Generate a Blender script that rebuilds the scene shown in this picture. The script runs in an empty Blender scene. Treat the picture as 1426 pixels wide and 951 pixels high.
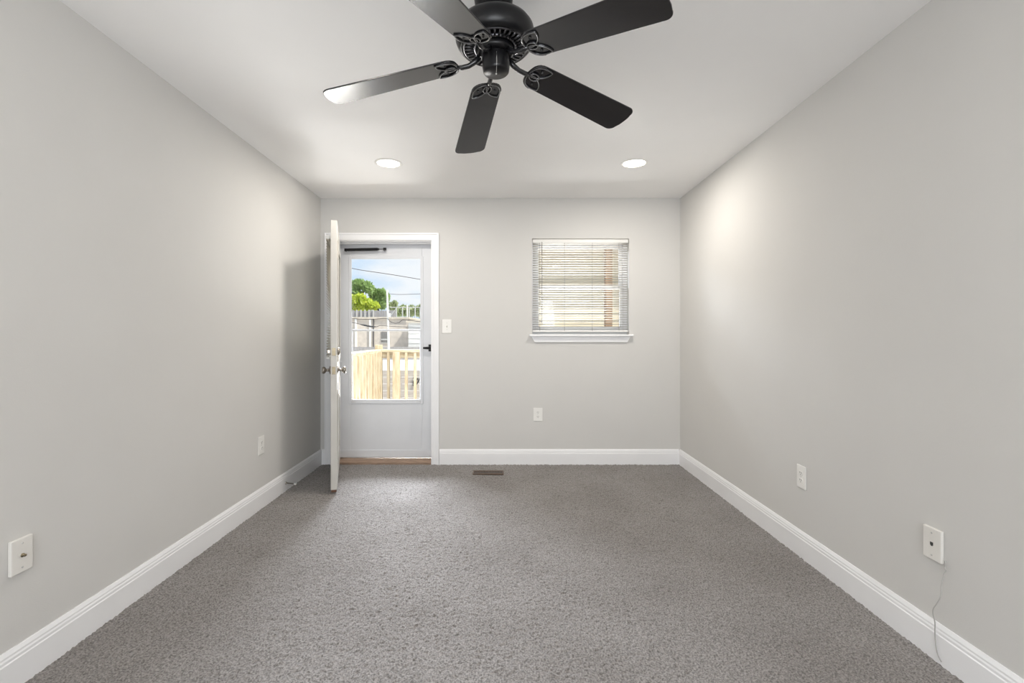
import bpy, math, random
import numpy as np
from mathutils import Vector, Matrix, Euler

random.seed(7)
sc = bpy.context.scene
C = sc.collection
PI = math.pi

# ------------------------------------------------------------------ camera
F, VX, VY = 665.0, 701.8, 465.0          # focal length and vanishing point (px, 1426x951)
EYE, CEIL, DB = 1.20, 2.45, 4.40         # eye height, ceiling height, distance to the back wall
cam = bpy.data.cameras.new('camera')
cam.sensor_width = 36.0
cam.lens = F / 1426 * 36
cam.shift_x = (713 - VX) / 1426
cam.shift_y = -(475.5 - VY) / 1426
cam.clip_start = 0.02
co = bpy.data.objects.new('camera', cam)
co.location = (0, 0, EYE)
co.rotation_euler = (PI / 2, 0, 0)
C.objects.link(co)
sc.camera = co

sc.view_settings.view_transform = 'Standard'
sc.view_settings.look = 'None'
sc.view_settings.gamma = 1.0
sc.view_settings.use_curve_mapping = False
sc.view_settings.exposure = 1.0
sc.cycles.use_denoising = True
sc.cycles.max_bounces = 12
sc.cycles.diffuse_bounces = 6
sc.cycles.transparent_max_bounces = 12

# ------------------------------------------------------------------ sky, sun, daylight and added fill lamps
W = bpy.data.worlds.new('sky')
sc.world = W
W.use_nodes = True
nt = W.node_tree
nt.nodes.clear()
tc = nt.nodes.new('ShaderNodeTexCoord')
mp = nt.nodes.new('ShaderNodeMapping')
mp.inputs['Scale'].default_value = (1.6, 1.6, 5.0)
mp.inputs['Location'].default_value = (0.35, 0.1, 0.2)
nz = nt.nodes.new('ShaderNodeTexNoise')
nz.inputs['Scale'].default_value = 2.6
nz.inputs['Detail'].default_value = 7
nz.inputs['Roughness'].default_value = 0.55
cr = nt.nodes.new('ShaderNodeValToRGB')
cr.color_ramp.elements[0].position = 0.40
cr.color_ramp.elements[0].color = (0.58, 0.77, 1.0, 1)
cr.color_ramp.elements[1].position = 0.60
cr.color_ramp.elements[1].color = (0.93, 0.96, 1.0, 1)
bg = nt.nodes.new('ShaderNodeBackground')
bg.inputs['Strength'].default_value = 0.53
wo = nt.nodes.new('ShaderNodeOutputWorld')
nt.links.new(tc.outputs['Generated'], mp.inputs['Vector'])
nt.links.new(mp.outputs['Vector'], nz.inputs['Vector'])
nt.links.new(nz.outputs['Fac'], cr.inputs['Fac'])
nt.links.new(cr.outputs['Color'], bg.inputs['Color'])
nt.links.new(bg.outputs['Background'], wo.inputs['Surface'])


def light(name, kind, loc, energy, color, target=None, **kw):
    l = bpy.data.lights.new(name, kind)
    l.energy = energy
    l.color = color
    for k, v in kw.items():
        setattr(l, k, v)
    o = bpy.data.objects.new(name, l)
    o.location = loc
    if target is not None:
        o.rotation_euler = (Vector(target) - Vector(loc)).to_track_quat('-Z', 'Y').to_euler()
    C.objects.link(o)
    return o


SUN = 3.0
DOOR_SKY = 105.0
DECK_FILL = 18.0
WINDOW_FILL = 15.0
REAR_FILL = 54.0
LAMP = 6.3
LAMP_REAR = 3.0
light('sun', 'SUN', (6.4, 1.5, 19), SUN, (1.0, 0.95, 0.86), (0.4, 4.5, 10), angle=0.02)
# area lamp standing in for sky light at the door; added fill lamps follow
light('daylight_deck_lamp', 'AREA', (-2.1, 7.3, 3.3), DOOR_SKY, (0.86, 0.91, 1.0), (-1.2, 4.5, 1.25),
      shape='RECTANGLE', size=2.2, size_y=0.8, spread=1.5)
light('added_deck_fill', 'AREA', (-1.0, 6.2, 0.16), DECK_FILL, (1.0, 0.97, 0.94), (-0.75, 4.5, 0.62),
      shape='RECTANGLE', size=1.2, size_y=0.2, spread=1.3)  # added lamp imitating sun bounced off the deck, brightens the ceiling
light('added_window_fill', 'AREA', (0.75, 6.35, 0.3), WINDOW_FILL, (1.0, 0.97, 0.93), (0.7, 4.5, 1.55),
      shape='RECTANGLE', size=1.4, size_y=0.6, spread=1.6)  # unseen lamp added below the sill to brighten the ceiling through the blind
light('added_rear_fill', 'AREA', (0.1, -2.75, 1.45), REAR_FILL, (0.94, 0.97, 1.0), (0.1, -0.6, 3.0),
      shape='RECTANGLE', size=2.3, size_y=1.5)  # added soft fill from behind the camera


# ------------------------------------------------------------------ materials
def mat(name, col, rough=0.6, col2=None, scale=8.0, detail=4.0, metallic=0.0, spec=0.5, bump=0.0,
        bump_scale=None, stretch=(1, 1, 1), ramp=(0.35, 0.65), coat=0.0):
    m = bpy.data.materials.new(name)
    m.use_nodes = True
    t = m.node_tree
    b = t.nodes['Principled BSDF']
    b.inputs['Roughness'].default_value = rough
    b.inputs['Metallic'].default_value = metallic
    b.inputs['Specular IOR Level'].default_value = spec
    b.inputs['Coat Weight'].default_value = coat
    if col2 is None:
        col2 = tuple(min(1, c * 0.96) for c in col)
    tc = t.nodes.new('ShaderNodeTexCoord')
    mp = t.nodes.new('ShaderNodeMapping')
    mp.inputs['Scale'].default_value = stretch
    n = t.nodes.new('ShaderNodeTexNoise')
    n.inputs['Scale'].default_value = scale
    n.inputs['Detail'].default_value = detail
    r = t.nodes.new('ShaderNodeValToRGB')
    r.color_ramp.elements[0].position = ramp[0]
    r.color_ramp.elements[0].color = (*col2, 1)
    r.color_ramp.elements[1].position = ramp[1]
    r.color_ramp.elements[1].color = (*col, 1)
    t.links.new(tc.outputs['Object'], mp.inputs['Vector'])
    t.links.new(mp.outputs['Vector'], n.inputs['Vector'])
    t.links.new(n.outputs['Fac'], r.inputs['Fac'])
    t.links.new(r.outputs['Color'], b.inputs['Base Color'])
    if bump:
        n2 = t.nodes.new('ShaderNodeTexNoise')
        n2.inputs['Scale'].default_value = bump_scale or scale * 4
        n2.inputs['Detail'].default_value = 3
        bp = t.nodes.new('ShaderNodeBump')
        bp.inputs['Strength'].default_value = bump
        bp.inputs['Distance'].default_value = 0.01
        t.links.new(mp.outputs['Vector'], n2.inputs['Vector'])
        t.links.new(n2.outputs['Fac'], bp.inputs['Height'])
        t.links.new(bp.outputs['Normal'], b.inputs['Normal'])
    return m


def emit_mat(name, col, strength):
    m = mat(name, col, 0.4)
    b = m.node_tree.nodes['Principled BSDF']
    b.inputs['Emission Color'].default_value = (*col, 1)
    b.inputs['Emission Strength'].default_value = strength
    return m


def glass_mat(name, refl=0.05):
    m = bpy.data.materials.new(name)
    m.use_nodes = True
    t = m.node_tree
    t.nodes.clear()
    o = t.nodes.new('ShaderNodeOutputMaterial')
    mx = t.nodes.new('ShaderNodeMixShader')
    tr = t.nodes.new('ShaderNodeBsdfTransparent')
    tr.inputs['Color'].default_value = (0.97, 0.98, 0.98, 1)
    gl = t.nodes.new('ShaderNodeBsdfGlossy')
    gl.inputs['Roughness'].default_value = 0.02
    lw = t.nodes.new('ShaderNodeLayerWeight')
    pw = t.nodes.new('ShaderNodeMath')
    pw.operation = 'POWER'
    pw.inputs[1].default_value = 5.0
    ml = t.nodes.new('ShaderNodeMath')
    ml.operation = 'MULTIPLY_ADD'
    ml.inputs[1].default_value = 0.9
    ml.inputs[2].default_value = refl * 0.5
    t.links.new(lw.outputs['Facing'], pw.inputs[0])
    t.links.new(pw.outputs[0], ml.inputs[0])
    t.links.new(ml.outputs[0], mx.inputs['Fac'])
    t.links.new(tr.outputs['BSDF'], mx.inputs[1])
    t.links.new(gl.outputs['BSDF'], mx.inputs[2])
    t.links.new(mx.outputs['Shader'], o.inputs['Surface'])
    return m


def slat_mat(name, f=0.08):
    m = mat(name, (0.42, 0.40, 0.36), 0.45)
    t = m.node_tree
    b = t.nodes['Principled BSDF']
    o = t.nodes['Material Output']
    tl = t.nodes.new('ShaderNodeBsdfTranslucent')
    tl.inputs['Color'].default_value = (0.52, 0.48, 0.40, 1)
    mx = t.nodes.new('ShaderNodeMixShader')
    mx.inputs['Fac'].default_value = f
    t.links.new(b.outputs['BSDF'], mx.inputs[1])
    t.links.new(tl.outputs['BSDF'], mx.inputs[2])
    t.links.new(mx.outputs['Shader'], o.inputs['Surface'])
    return m


M = {}
M['wall'] = mat('wall_paint', (0.665, 0.655, 0.635), 0.75, (0.655, 0.645, 0.625), 3, spec=0.25, bump=0.04, bump_scale=220)
M['ceil'] = mat('ceiling_paint', (0.92, 0.915, 0.91), 0.85, (0.91, 0.905, 0.90), 3, spec=0.2, bump=0.03, bump_scale=200)
M['trim'] = mat('white_trim_paint', (0.89, 0.89, 0.90), 0.35, (0.87, 0.87, 0.88), 5)
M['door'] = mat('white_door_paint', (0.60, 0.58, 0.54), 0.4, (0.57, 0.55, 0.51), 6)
M['storm'] = mat('white_aluminium', (0.72, 0.735, 0.765), 0.4, (0.70, 0.715, 0.745), 6)
M['plastic'] = mat('white_plastic', (0.86, 0.85, 0.82), 0.3)
M['almond'] = mat('offwhite_plastic', (0.80, 0.78, 0.74), 0.35)
M['slot'] = mat('dark_slot', (0.05, 0.05, 0.05), 0.6)
M['dim'] = mat('dull_window', (0.20, 0.19, 0.18), 0.5)
M['grille'] = mat('dark_grille_metal', (0.16, 0.16, 0.17), 0.28, (0.12, 0.12, 0.13), 60, metallic=1.0)
M['grey'] = mat('grey_plastic', (0.55, 0.54, 0.52), 0.4)
M['black'] = mat('black_metal', (0.009, 0.009, 0.010), 0.32, (0.007, 0.007, 0.008), 30, spec=0.32)
M['blade'] = mat('black_satin_blade', (0.008, 0.008, 0.011), 0.20, (0.006, 0.006, 0.008), 14, spec=0.75, stretch=(1, 8, 1))
M['iron'] = mat('black_glossy_iron', (0.015, 0.015, 0.017), 0.2, (0.010, 0.010, 0.012), 30, spec=0.8)
M['edge'] = mat('pale_iron_edge', (0.34, 0.34, 0.35), 0.28, (0.24, 0.24, 0.25), 60, metallic=1.0)  # thin pale metal outline on the blade iron scrolls
M['nickel'] = mat('brushed_nickel', (0.36, 0.33, 0.29), 0.3, (0.29, 0.26, 0.23), 40, metallic=1.0)
M['brass'] = mat('worn_brass', (0.26, 0.22, 0.15), 0.35, (0.20, 0.165, 0.11), 40, metallic=1.0)
M['vent'] = mat('brown_vent_metal', (0.12, 0.075, 0.048), 0.45, (0.09, 0.055, 0.035), 30)
M['thresh'] = mat('threshold_wood', (0.36, 0.25, 0.18), 0.6, (0.25, 0.17, 0.12), 12, stretch=(1, 8, 8))
M['glass'] = glass_mat('window_glass')
M['wand'] = mat('smoky_plastic', (0.22, 0.20, 0.18), 0.4)
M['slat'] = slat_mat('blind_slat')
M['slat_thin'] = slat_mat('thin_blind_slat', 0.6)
M['lens'] = emit_mat('lamp_lens', (1.0, 0.93, 0.82), 3.2)
M['pine'] = mat('treated_pine', (0.56, 0.48, 0.34), 0.75, (0.38, 0.28, 0.16), 7, stretch=(3, 3, 0.6), ramp=(0.3, 0.6))
M['pine_h'] = mat('treated_pine_rail', (0.56, 0.49, 0.35), 0.75, (0.38, 0.29, 0.17), 5, stretch=(0.5, 3, 6), ramp=(0.3, 0.6))
M['deck'] = mat('deck_boards', (0.45, 0.38, 0.30), 0.8, (0.34, 0.28, 0.22), 6, stretch=(0.6, 6, 1))
M['greywood'] = mat('weathered_fence_wood', (0.52, 0.46, 0.40), 0.85, (0.40, 0.35, 0.31), 5, stretch=(0.6, 1, 6))
M['darkwood'] = mat('dark_fence_wood', (0.40, 0.38, 0.375), 0.85, (0.31, 0.295, 0.29), 4, stretch=(4, 4, 0.6))
M['concrete'] = mat('pale_concrete', (0.80, 0.78, 0.75), 0.85, (0.70, 0.68, 0.65), 0.6)
M['stucco'] = mat('beige_stucco', (0.66, 0.59, 0.52), 0.9, (0.56, 0.50, 0.44), 2.2, bump=0.2)
M['white_sid'] = mat('white_siding', (0.80, 0.79, 0.77), 0.7, (0.74, 0.73, 0.71), 2)
M['tan_sid'] = mat('tan_siding', (0.62, 0.54, 0.40), 0.8, (0.54, 0.46, 0.33), 2, stretch=(1, 1, 8))
M['brown'] = mat('brown_stained_wood', (0.30, 0.19, 0.11), 0.7, (0.22, 0.14, 0.08), 6, stretch=(4, 4, 0.5))
M['roof'] = mat('pale_flat_roof', (0.62, 0.55, 0.46), 0.9, (0.52, 0.46, 0.38), 3)
M['pole'] = mat('pale_pole', (0.78, 0.76, 0.72), 0.7, (0.68, 0.66, 0.62), 3)
M['cable'] = mat('black_cable', (0.03, 0.03, 0.035), 0.6)
M['cablegrey'] = mat('grey_cable', (0.12, 0.11, 0.11), 0.6)
M['bark'] = mat('bark', (0.16, 0.12, 0.09), 0.9, (0.10, 0.075, 0.05), 3)
def leaf_mat(name, c1, c2):
    m = mat(name, c1, 0.6, c2, 1.2)
    t = m.node_tree
    tl = t.nodes.new('ShaderNodeBsdfTranslucent')
    tl.inputs['Color'].default_value = (*c1, 1)
    mx = t.nodes.new('ShaderNodeMixShader')
    mx.inputs['Fac'].default_value = 0.45
    t.links.new(t.nodes['Principled BSDF'].outputs['BSDF'], mx.inputs[1])
    t.links.new(tl.outputs['BSDF'], mx.inputs[2])
    t.links.new(mx.outputs['Shader'], t.nodes['Material Output'].inputs['Surface'])
    return m


M['leaf_y'] = leaf_mat('leaf_yellow_green', (0.66, 0.72, 0.10), (0.44, 0.56, 0.06))
M['leaf_g'] = leaf_mat('leaf_green', (0.36, 0.50, 0.18), (0.24, 0.36, 0.12))
M['leaf_d'] = leaf_mat('leaf_olive', (0.46, 0.52, 0.28), (0.34, 0.40, 0.20))
M['wire_w'] = mat('phone_wire', (0.46, 0.45, 0.43), 0.5)
M['galv'] = mat('galvanised_pipe', (0.6, 0.6, 0.58), 0.5, metallic=0.4)
M['rubber'] = mat('white_rubber', (0.75, 0.74, 0.72), 0.6)
M['sweep'] = mat('brown_sweep', (0.16, 0.08, 0.05), 0.7)


def carpet_mat():
    m = bpy.data.materials.new('carpet_pile')
    m.use_nodes = True
    t = m.node_tree
    b = t.nodes['Principled BSDF']
    b.inputs['Roughness'].default_value = 0.95
    b.inputs['Specular IOR Level'].default_value = 0.05
    b.inputs['Sheen Weight'].default_value = 0.25
    b.inputs['Sheen Roughness'].default_value = 0.5
    tc = t.nodes.new('ShaderNodeTexCoord')
    n1 = t.nodes.new('ShaderNodeTexNoise')      # flecked yarn
    n1.inputs['Scale'].default_value = 150
    n1.inputs['Detail'].default_value = 3
    r1 = t.nodes.new('ShaderNodeValToRGB')
    r1.color_ramp.elements[0].position = 0.36
    r1.color_ramp.elements[0].color = (0.138, 0.128, 0.121, 1)
    r1.color_ramp.elements[1].position = 0.64
    r1.color_ramp.elements[1].color = (0.335, 0.312, 0.298, 1)
    n2 = t.nodes.new('ShaderNodeTexNoise')      # brushed tracks in the pile
    n2.inputs['Scale'].default_value = 2.2
    n2.inputs['Detail'].default_value = 5
    r2 = t.nodes.new('ShaderNodeValToRGB')
    r2.color_ramp.elements[0].position = 0.35
    r2.color_ramp.elements[0].color = (0.86, 0.85, 0.84, 1)
    r2.color_ramp.elements[1].position = 0.62
    r2.color_ramp.elements[1].color = (1, 1, 1, 1)
    mx = t.nodes.new('ShaderNodeMix')
    mx.data_type = 'RGBA'
    mx.blend_type = 'MULTIPLY'
    mx.inputs[0].default_value = 1.0
    t.links.new(tc.outputs['Object'], n1.inputs['Vector'])
    t.links.new(tc.outputs['Object'], n2.inputs['Vector'])
    t.links.new(n1.outputs['Fac'], r1.inputs['Fac'])
    t.links.new(n2.outputs['Fac'], r2.inputs['Fac'])
    t.links.new(r1.outputs['Color'], mx.inputs[6])
    t.links.new(r2.outputs['Color'], mx.inputs[7])
    t.links.new(mx.outputs[2], b.inputs['Base Color'])
    return m


M['carpet'] = carpet_mat()


# ------------------------------------------------------------------ mesh helpers
class MB:
    """collects shapes; build() links them as ONE mesh object"""

    def __init__(self):
        self.v, self.f, self.sm = [], [], []

    def add(self, vs, fs, smooth=False, mtx=None):
        o = len(self.v)
        for p in vs:
            p = Vector(p)
            self.v.append(mtx @ p if mtx is not None else p)
        for q in fs:
            self.f.append([o + i for i in q])
            self.sm.append(smooth)
        return self

    def box(self, a, b, mtx=None):
        x0, y0, z0 = a
        x1, y1, z1 = b
        vs = [(x0, y0, z0), (x1, y0, z0), (x1, y1, z0), (x0, y1, z0), (x0, y0, z1), (x1, y0, z1), (x1, y1, z1), (x0, y1, z1)]
        fs = [(0, 3, 2, 1), (4, 5, 6, 7), (0, 1, 5, 4), (1, 2, 6, 5), (2, 3, 7, 6), (3, 0, 4, 7)]
        return self.add(vs, fs, False, mtx)

    def prism(self, pts, h0, h1, mtx=None, smooth=False):
        n = len(pts)
        vs = [(x, y, h0) for x, y in pts] + [(x, y, h1) for x, y in pts]
        self.add(vs, [tuple(reversed(range(n))), tuple(range(n, 2 * n))], False, mtx)
        o = len(self.v) - 2 * n
        for i in range(n):
            j = (i + 1) % n
            self.f.append([o + i, o + j, o + n + j, o + n + i])
            self.sm.append(smooth)
        return self

    def lathe(self, prof, n=48, mtx=None, smooth=True, cap=True):
        vs, fs = [], []
        k = len(prof)
        for r, z in prof:
            for i in range(n):
                a = 2 * PI * i / n
                vs.append((r * math.cos(a), r * math.sin(a), z))
        for j in range(k - 1):
            for i in range(n):
                i2 = (i + 1) % n
                fs.append((j * n + i, j * n + i2, (j + 1) * n + i2, (j + 1) * n + i))
        self.add(vs, fs, smooth, mtx)
        if cap:
            if prof[0][0] > 1e-5:
                self.add(vs[:n], [tuple(reversed(range(n)))], False, mtx)
            if prof[-1][0] > 1e-5:
                self.add(vs[-n:], [tuple(range(n))], False, mtx)
        return self

    def cyl(self, p0, p1, r, n=16, r2=None):
        p0, p1 = Vector(p0), Vector(p1)
        d = p1 - p0
        m = Matrix.Translation(p0) @ d.to_track_quat('Z', 'Y').to_matrix().to_4x4()
        return self.lathe([(r, 0), (r if r2 is None else r2, d.length)], n, m)

    def tube(self, pts, r, n=8, closed=False, mtx=None, flat=1.0):
        pts = [Vector(p) for p in pts]
        k = len(pts)
        vs, fs = [], []
        up = Vector((0, 0, 1))
        for i, p in enumerate(pts):
            a = pts[(i - 1) % k] if (closed or i > 0) else p
            b = pts[(i + 1) % k] if (closed or i < k - 1) else p
            d = (b - a).normalized()
            s = d.cross(up)
            if s.length < 1e-3:
                s = d.cross(Vector((1, 0, 0)))
            s.normalize()
            u = s.cross(d)
            rr = r[i] if isinstance(r, (list, tuple)) else r
            for j in range(n):
                t = 2 * PI * j / n
                vs.append(p + s * (rr * math.cos(t)) + u * (rr * flat * math.sin(t)))
        for i in range(k if closed else k - 1):
            i2 = (i + 1) % k
            for j in range(n):
                j2 = (j + 1) % n
                fs.append((i * n + j, i * n + j2, i2 * n + j2, i2 * n + j))
        if not closed:
            fs.append(tuple(reversed(range(n))))
            fs.append(tuple(range((k - 1) * n, k * n)))
        return self.add(vs, fs, True, mtx)

    def build(self, name, m, parent=None, loc=None, local=True, bevel=0.0):
        """loc: origin of the new object in the coordinates the shapes were given in.
        local=False: shapes are in world coordinates, parent is an unrotated Empty."""
        if parent is not None and not local:
            base = Vector(parent['_o']) if '_o' in parent else parent.location
            vs = [p - base for p in self.v]
        elif loc is not None:
            vs = [p - Vector(loc) for p in self.v]
        elif parent is None:
            xs = [p.x for p in self.v]
            ys = [p.y for p in self.v]
            zs = [p.z for p in self.v]
            loc = ((min(xs) + max(xs)) / 2, (min(ys) + max(ys)) / 2, min(zs))
            vs = [p - Vector(loc) for p in self.v]
        else:
            vs = self.v
        me = bpy.data.meshes.new(name)
        me.from_pydata([tuple(p) for p in vs], [], self.f)
        me.polygons.foreach_set('use_smooth', self.sm)
        me.materials.append(m)
        me.update()
        o = bpy.data.objects.new(name, me)
        C.objects.link(o)
        if parent is not None:
            o.parent = parent
            if loc is not None and local:
                o.location = loc
        elif loc is not None:
            o.location = loc
        if bevel:
            b = o.modifiers.new('bevel', 'BEVEL')
            b.width = bevel
            b.segments = 2
            b.limit_method = 'ANGLE'
            b.harden_normals = False
        return o


def tag(o, label=None, cat=None, group=None, kind=None):
    if label:
        o['label'] = label
    if cat:
        o['category'] = cat
    if group:
        o['group'] = group
    if kind:
        o['kind'] = kind
    return o


def empty(name, loc, rz=0.0, rot=None):
    o = bpy.data.objects.new(name, None)
    o.empty_display_size = 0.05
    o.location = loc
    o.rotation_euler = rot if rot is not None else (0, 0, rz)
    C.objects.link(o)
    return o


def copy_tree(o, parent=None):
    c = o.copy()
    C.objects.link(c)
    if parent is not None:
        c.parent = parent
    for ch in list(o.children):
        copy_tree(ch, c)
    return c


def px(u, v, y):
    """pixel -> point at depth y"""
    return Vector(((u - VX) / F * y, y, EYE - (v - VY) / F * y))


def XL(y):
    return -1.689 + 0.0093 * (DB - y)


def XR(y):
    return 1.624 - 0.0093 * (DB - y)


REAR = -2.6
# openings in the back wall
DX0, DX1, DZ1 = -1.594, -0.660, 2.066
WX0, WX1, WZ0, WZ1 = 0.259, 1.153, 1.197, 2.078
TH = 0.13

# ------------------------------------------------------------------ the setting
# walls
w = MB()
YB = DB + TH
w.box((-1.95, DB, -0.05), (DX0, YB, 2.6))
w.box((DX0, DB, DZ1), (DX1, YB, 2.6))
w.box((DX1, DB, -0.05), (WX0, YB, 2.6))
w.box((WX0, DB, -0.05), (WX1, YB, WZ0))
w.box((WX0, DB, WZ1), (WX1, YB, 2.6))
w.box((WX1, DB, -0.05), (1.95, YB, 2.6))
tag(w.build('wall_back', M['wall']), kind='structure')
w = MB()
w.prism([(XL(REAR), REAR - 0.12), (XL(DB), DB), (XL(DB) - 0.2, DB), (XL(REAR) - 0.2, REAR - 0.12)][::-1], -0.05, 2.6)
tag(w.build('wall_left', M['wall']), kind='structure')
w = MB()
w.prism([(XR(REAR), REAR - 0.12), (XR(DB), DB), (XR(DB) + 0.2, DB), (XR(REAR) + 0.2, REAR - 0.12)], -0.05, 2.6)
tag(w.build('wall_right', M['wall']), kind='structure')
w = MB()
w.box((XL(REAR), REAR - 0.12, -0.05), (-1.1, REAR, 2.6)).box((1.3, REAR - 0.12, -0.05), (XR(REAR), REAR, 2.6))
w.box((-1.1, REAR - 0.12, -0.05), (1.3, REAR, 0.65)).box((-1.1, REAR - 0.12, 2.25), (1.3, REAR, 2.6))
tag(w.build('wall_rear', M['wall']), kind='structure')
w = MB()
w.box((-1.75, REAR - 0.12, CEIL), (1.75, YB, CEIL + 0.15))
tag(w.build('ceiling', M['ceil']), kind='structure')


# carpeted floor: a real pile height field where the camera sees it
def vnoise(x, y, seed):
    xi, yi = np.floor(x).astype(np.int64), np.floor(y).astype(np.int64)
    fx, fy = x - xi, y - yi
    fx, fy = fx * fx * (3 - 2 * fx), fy * fy * (3 - 2 * fy)

    def h(a, b):
        n = (a * 374761393 + b * 668265263 + seed * 1442695041) & 0xFFFFFFFF
        n = ((n ^ (n >> 13)) * 1274126177) & 0xFFFFFFFF
        return ((n ^ (n >> 16)) & 0xFFFF) / 65535.0

    return (h(xi, yi) * (1 - fx) + h(xi + 1, yi) * fx) * (1 - fy) + (h(xi, yi + 1) * (1 - fx) + h(xi + 1, yi + 1) * fx) * fy


xs = np.arange(-1.76, 1.765, 0.0042)
ys = np.concatenate([np.arange(REAR - 0.1, 1.2, 0.1), np.arange(1.2, DB + 0.012, 0.0042)])
gx, gy = np.meshgrid(xs, ys)
warp = vnoise(gx * 40, gy * 40, 5) * 0.02
h = 0.55 * vnoise((gx + warp) * 105, (gy - warp) * 105, 1) + 0.45 * vnoise(gx * 190 + warp * 60, gy * 190, 2)
gz = (h - 0.55) * 0.012 + 0.002 * (vnoise(gx * 7, gy * 7, 3) - 0.5)
nx, ny = len(xs), len(ys)
vv = np.stack([gx, gy, gz], -1).reshape(-1, 3)
idx = np.arange(nx * ny).reshape(ny, nx)
ff = np.stack([idx[:-1, :-1], idx[:-1, 1:], idx[1:, 1:], idx[1:, :-1]], -1).reshape(-1, 4)
me = bpy.data.meshes.new('floor')
me.vertices.add(len(vv))
me.vertices.foreach_set('co', vv.astype(np.float32).ravel())
me.loops.add(ff.size)
me.loops.foreach_set('vertex_index', ff.astype(np.int32).ravel())
me.polygons.add(len(ff))
me.polygons.foreach_set('loop_start', (np.arange(len(ff)) * 4).astype(np.int32))
me.polygons.foreach_set('use_smooth', np.ones(len(ff), dtype=bool))
me.update(calc_edges=True)
me.validate()
me.materials.append(M['carpet'])
fo = bpy.data.objects.new('floor', me)
C.objects.link(fo)
tag(fo, kind='structure')

# baseboards: stepped cap profile (distance from wall, height)
BP = [(0.0, -0.012), (0.015, -0.012), (0.015, 0.100), (0.0125, 0.104), (0.0125, 0.113), (0.010, 0.119),
      (0.010, 0.125), (0.006, 0.134), (0.004, 0.139), (0.0, 0.139)]


def baseboard(name, p0, p1, nrm):
    p0, p1, nrm = Vector(p0), Vector(p1), Vector(nrm).normalized()
    b = MB()
    n = len(BP)
    vs = [(p + nrm * d + Vector((0, 0, z))) for p in (p0, p1) for d, z in BP]
    fs = [(i, (i + 1) % n, n + (i + 1) % n, n + i) for i in range(n)] + [tuple(range(n)), tuple(range(n, 2 * n))]
    b.add(vs, fs)
    return tag(b.build(name, M['trim']), kind='structure')


baseboard('baseboard_left', (XL(REAR), REAR, 0), (XL(DB), DB, 0), (1, 0.0093, 0))
baseboard('baseboard_right', (XR(REAR), REAR, 0), (XR(DB), DB, 0), (-1, 0.0093, 0))
CW = 0.062
baseboard('baseboard_back', (DX1 + CW + 0.004, DB, 0), (XR(DB) - 0.014, DB, 0), (0, -1, 0))
baseboard('baseboard_corner', (XL(DB) + 0.014, DB, 0), (DX0 - CW + 0.008, DB, 0), (0, -1, 0))

# door casing (profiled) with the jamb lining and stops
t = MB()
for (a, b, z0, z1) in ((DX0 - CW + 0.008, DX0 + 0.004, -0.01, DZ1 + CW), (DX1 - 0.004, DX1 + CW, -0.01, DZ1 + CW)):
    t.box((a, DB - 0.012, z0), (b, DB, z1))
t.box((DX0 + 0.004, DB - 0.012, DZ1 - 0.004), (DX1 - 0.004, DB, DZ1 + CW))
t.box((DX1 + CW - 0.016, DB - 0.019, -0.01), (DX1 + CW, DB - 0.012, DZ1 + CW))
t.box((DX0 - CW + 0.008, DB - 0.019, -0.01), (DX0 - CW + 0.022, DB - 0.012, DZ1 + CW))
t.box((DX0 - CW + 0.022, DB - 0.019, DZ1 + CW - 0.016), (DX1 + CW - 0.016, DB - 0.012, DZ1 + CW))
t.box((DX1 + 0.012, DB - 0.016, -0.01), (DX1 + 0.018, DB - 0.012, DZ1 + 0.012))
tag(t.build('trim_1', M['trim'], bevel=0.002), kind='structure')
t = MB()
t.box((DX0 - 0.001, DB + 0.001, -0.01), (DX0 + 0.012, YB + 0.06, DZ1))
t.box((DX1 - 0.012, DB + 0.001, -0.01), (DX1 + 0.001, YB + 0.06, DZ1))
t.box((DX0 + 0.012, DB + 0.001, DZ1 - 0.012), (DX1 - 0.012, YB + 0.06, DZ1 + 0.001))
t.box((DX0 + 0.012, DB + 0.055, DZ1 - 0.026), (DX1 - 0.012, DB + 0.085, DZ1 - 0.012))
tag(t.build('trim_2', M['trim'], bevel=0.0015), kind='structure')
# worn wooden sill under the storm door
t = MB()
t.prism([(DB - 0.012, -0.008), (DB - 0.012, 0.018), (DB + 0.03, 0.030), (YB + 0.08, 0.024), (YB + 0.08, -0.03)],
        DX0 + 0.013, DX1 - 0.013, Matrix(((0, 0, 1, 0), (1, 0, 0, 0), (0, 1, 0, 0), (0, 0, 0, 1))))
tag(t.build('trim_3', M['thresh'], bevel=0.002), kind='structure')

# ---- storm door (closed, glazed) : door_1
YS = DB + 0.115                     # inner face
sd = tag(empty('door_1', ((DX0 + DX1) / 2, YS, 0.03)), kind='structure')
SX0, SX1 = DX0 + 0.013, DX1 - 0.013
g0 = px(490, 556, YS)
g1 = px(585.5, 361, YS)
b = MB()
b.box((SX0, YS, 0.03), (g0.x - 0.012, YS + 0.035, DZ1 - 0.014))
b.box((g1.x + 0.012, YS, 0.03), (SX1, YS + 0.035, DZ1 - 0.014))
b.box((g0.x - 0.012, YS, g1.z + 0.012), (g1.x + 0.012, YS + 0.035, DZ1 - 0.014))
b.box((g0.x - 0.012, YS, 0.03), (g1.x + 0.012, YS + 0.035, g0.z - 0.012))
b.build('door_slab', M['storm'], sd, local=False, bevel=0.003)
b = MB()
a = 0.028
b.box((g0.x - a, YS - 0.008, g0.z - a - 0.012), (g0.x, YS - 0.0005, g1.z + a))
b.box((g1.x, YS - 0.008, g0.z - a - 0.012), (g1.x + a, YS - 0.0005, g1.z + a))
b.box((g0.x, YS - 0.008, g1.z), (g1.x, YS - 0.0005, g1.z + a))
b.box((g0.x, YS - 0.008, g0.z - a - 0.012), (g1.x, YS - 0.0005, g0.z))
b.build('glass_frame', M['storm'], sd, local=False, bevel=0.003)
zb = px(500, 460, YS).z
b = MB()
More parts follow.
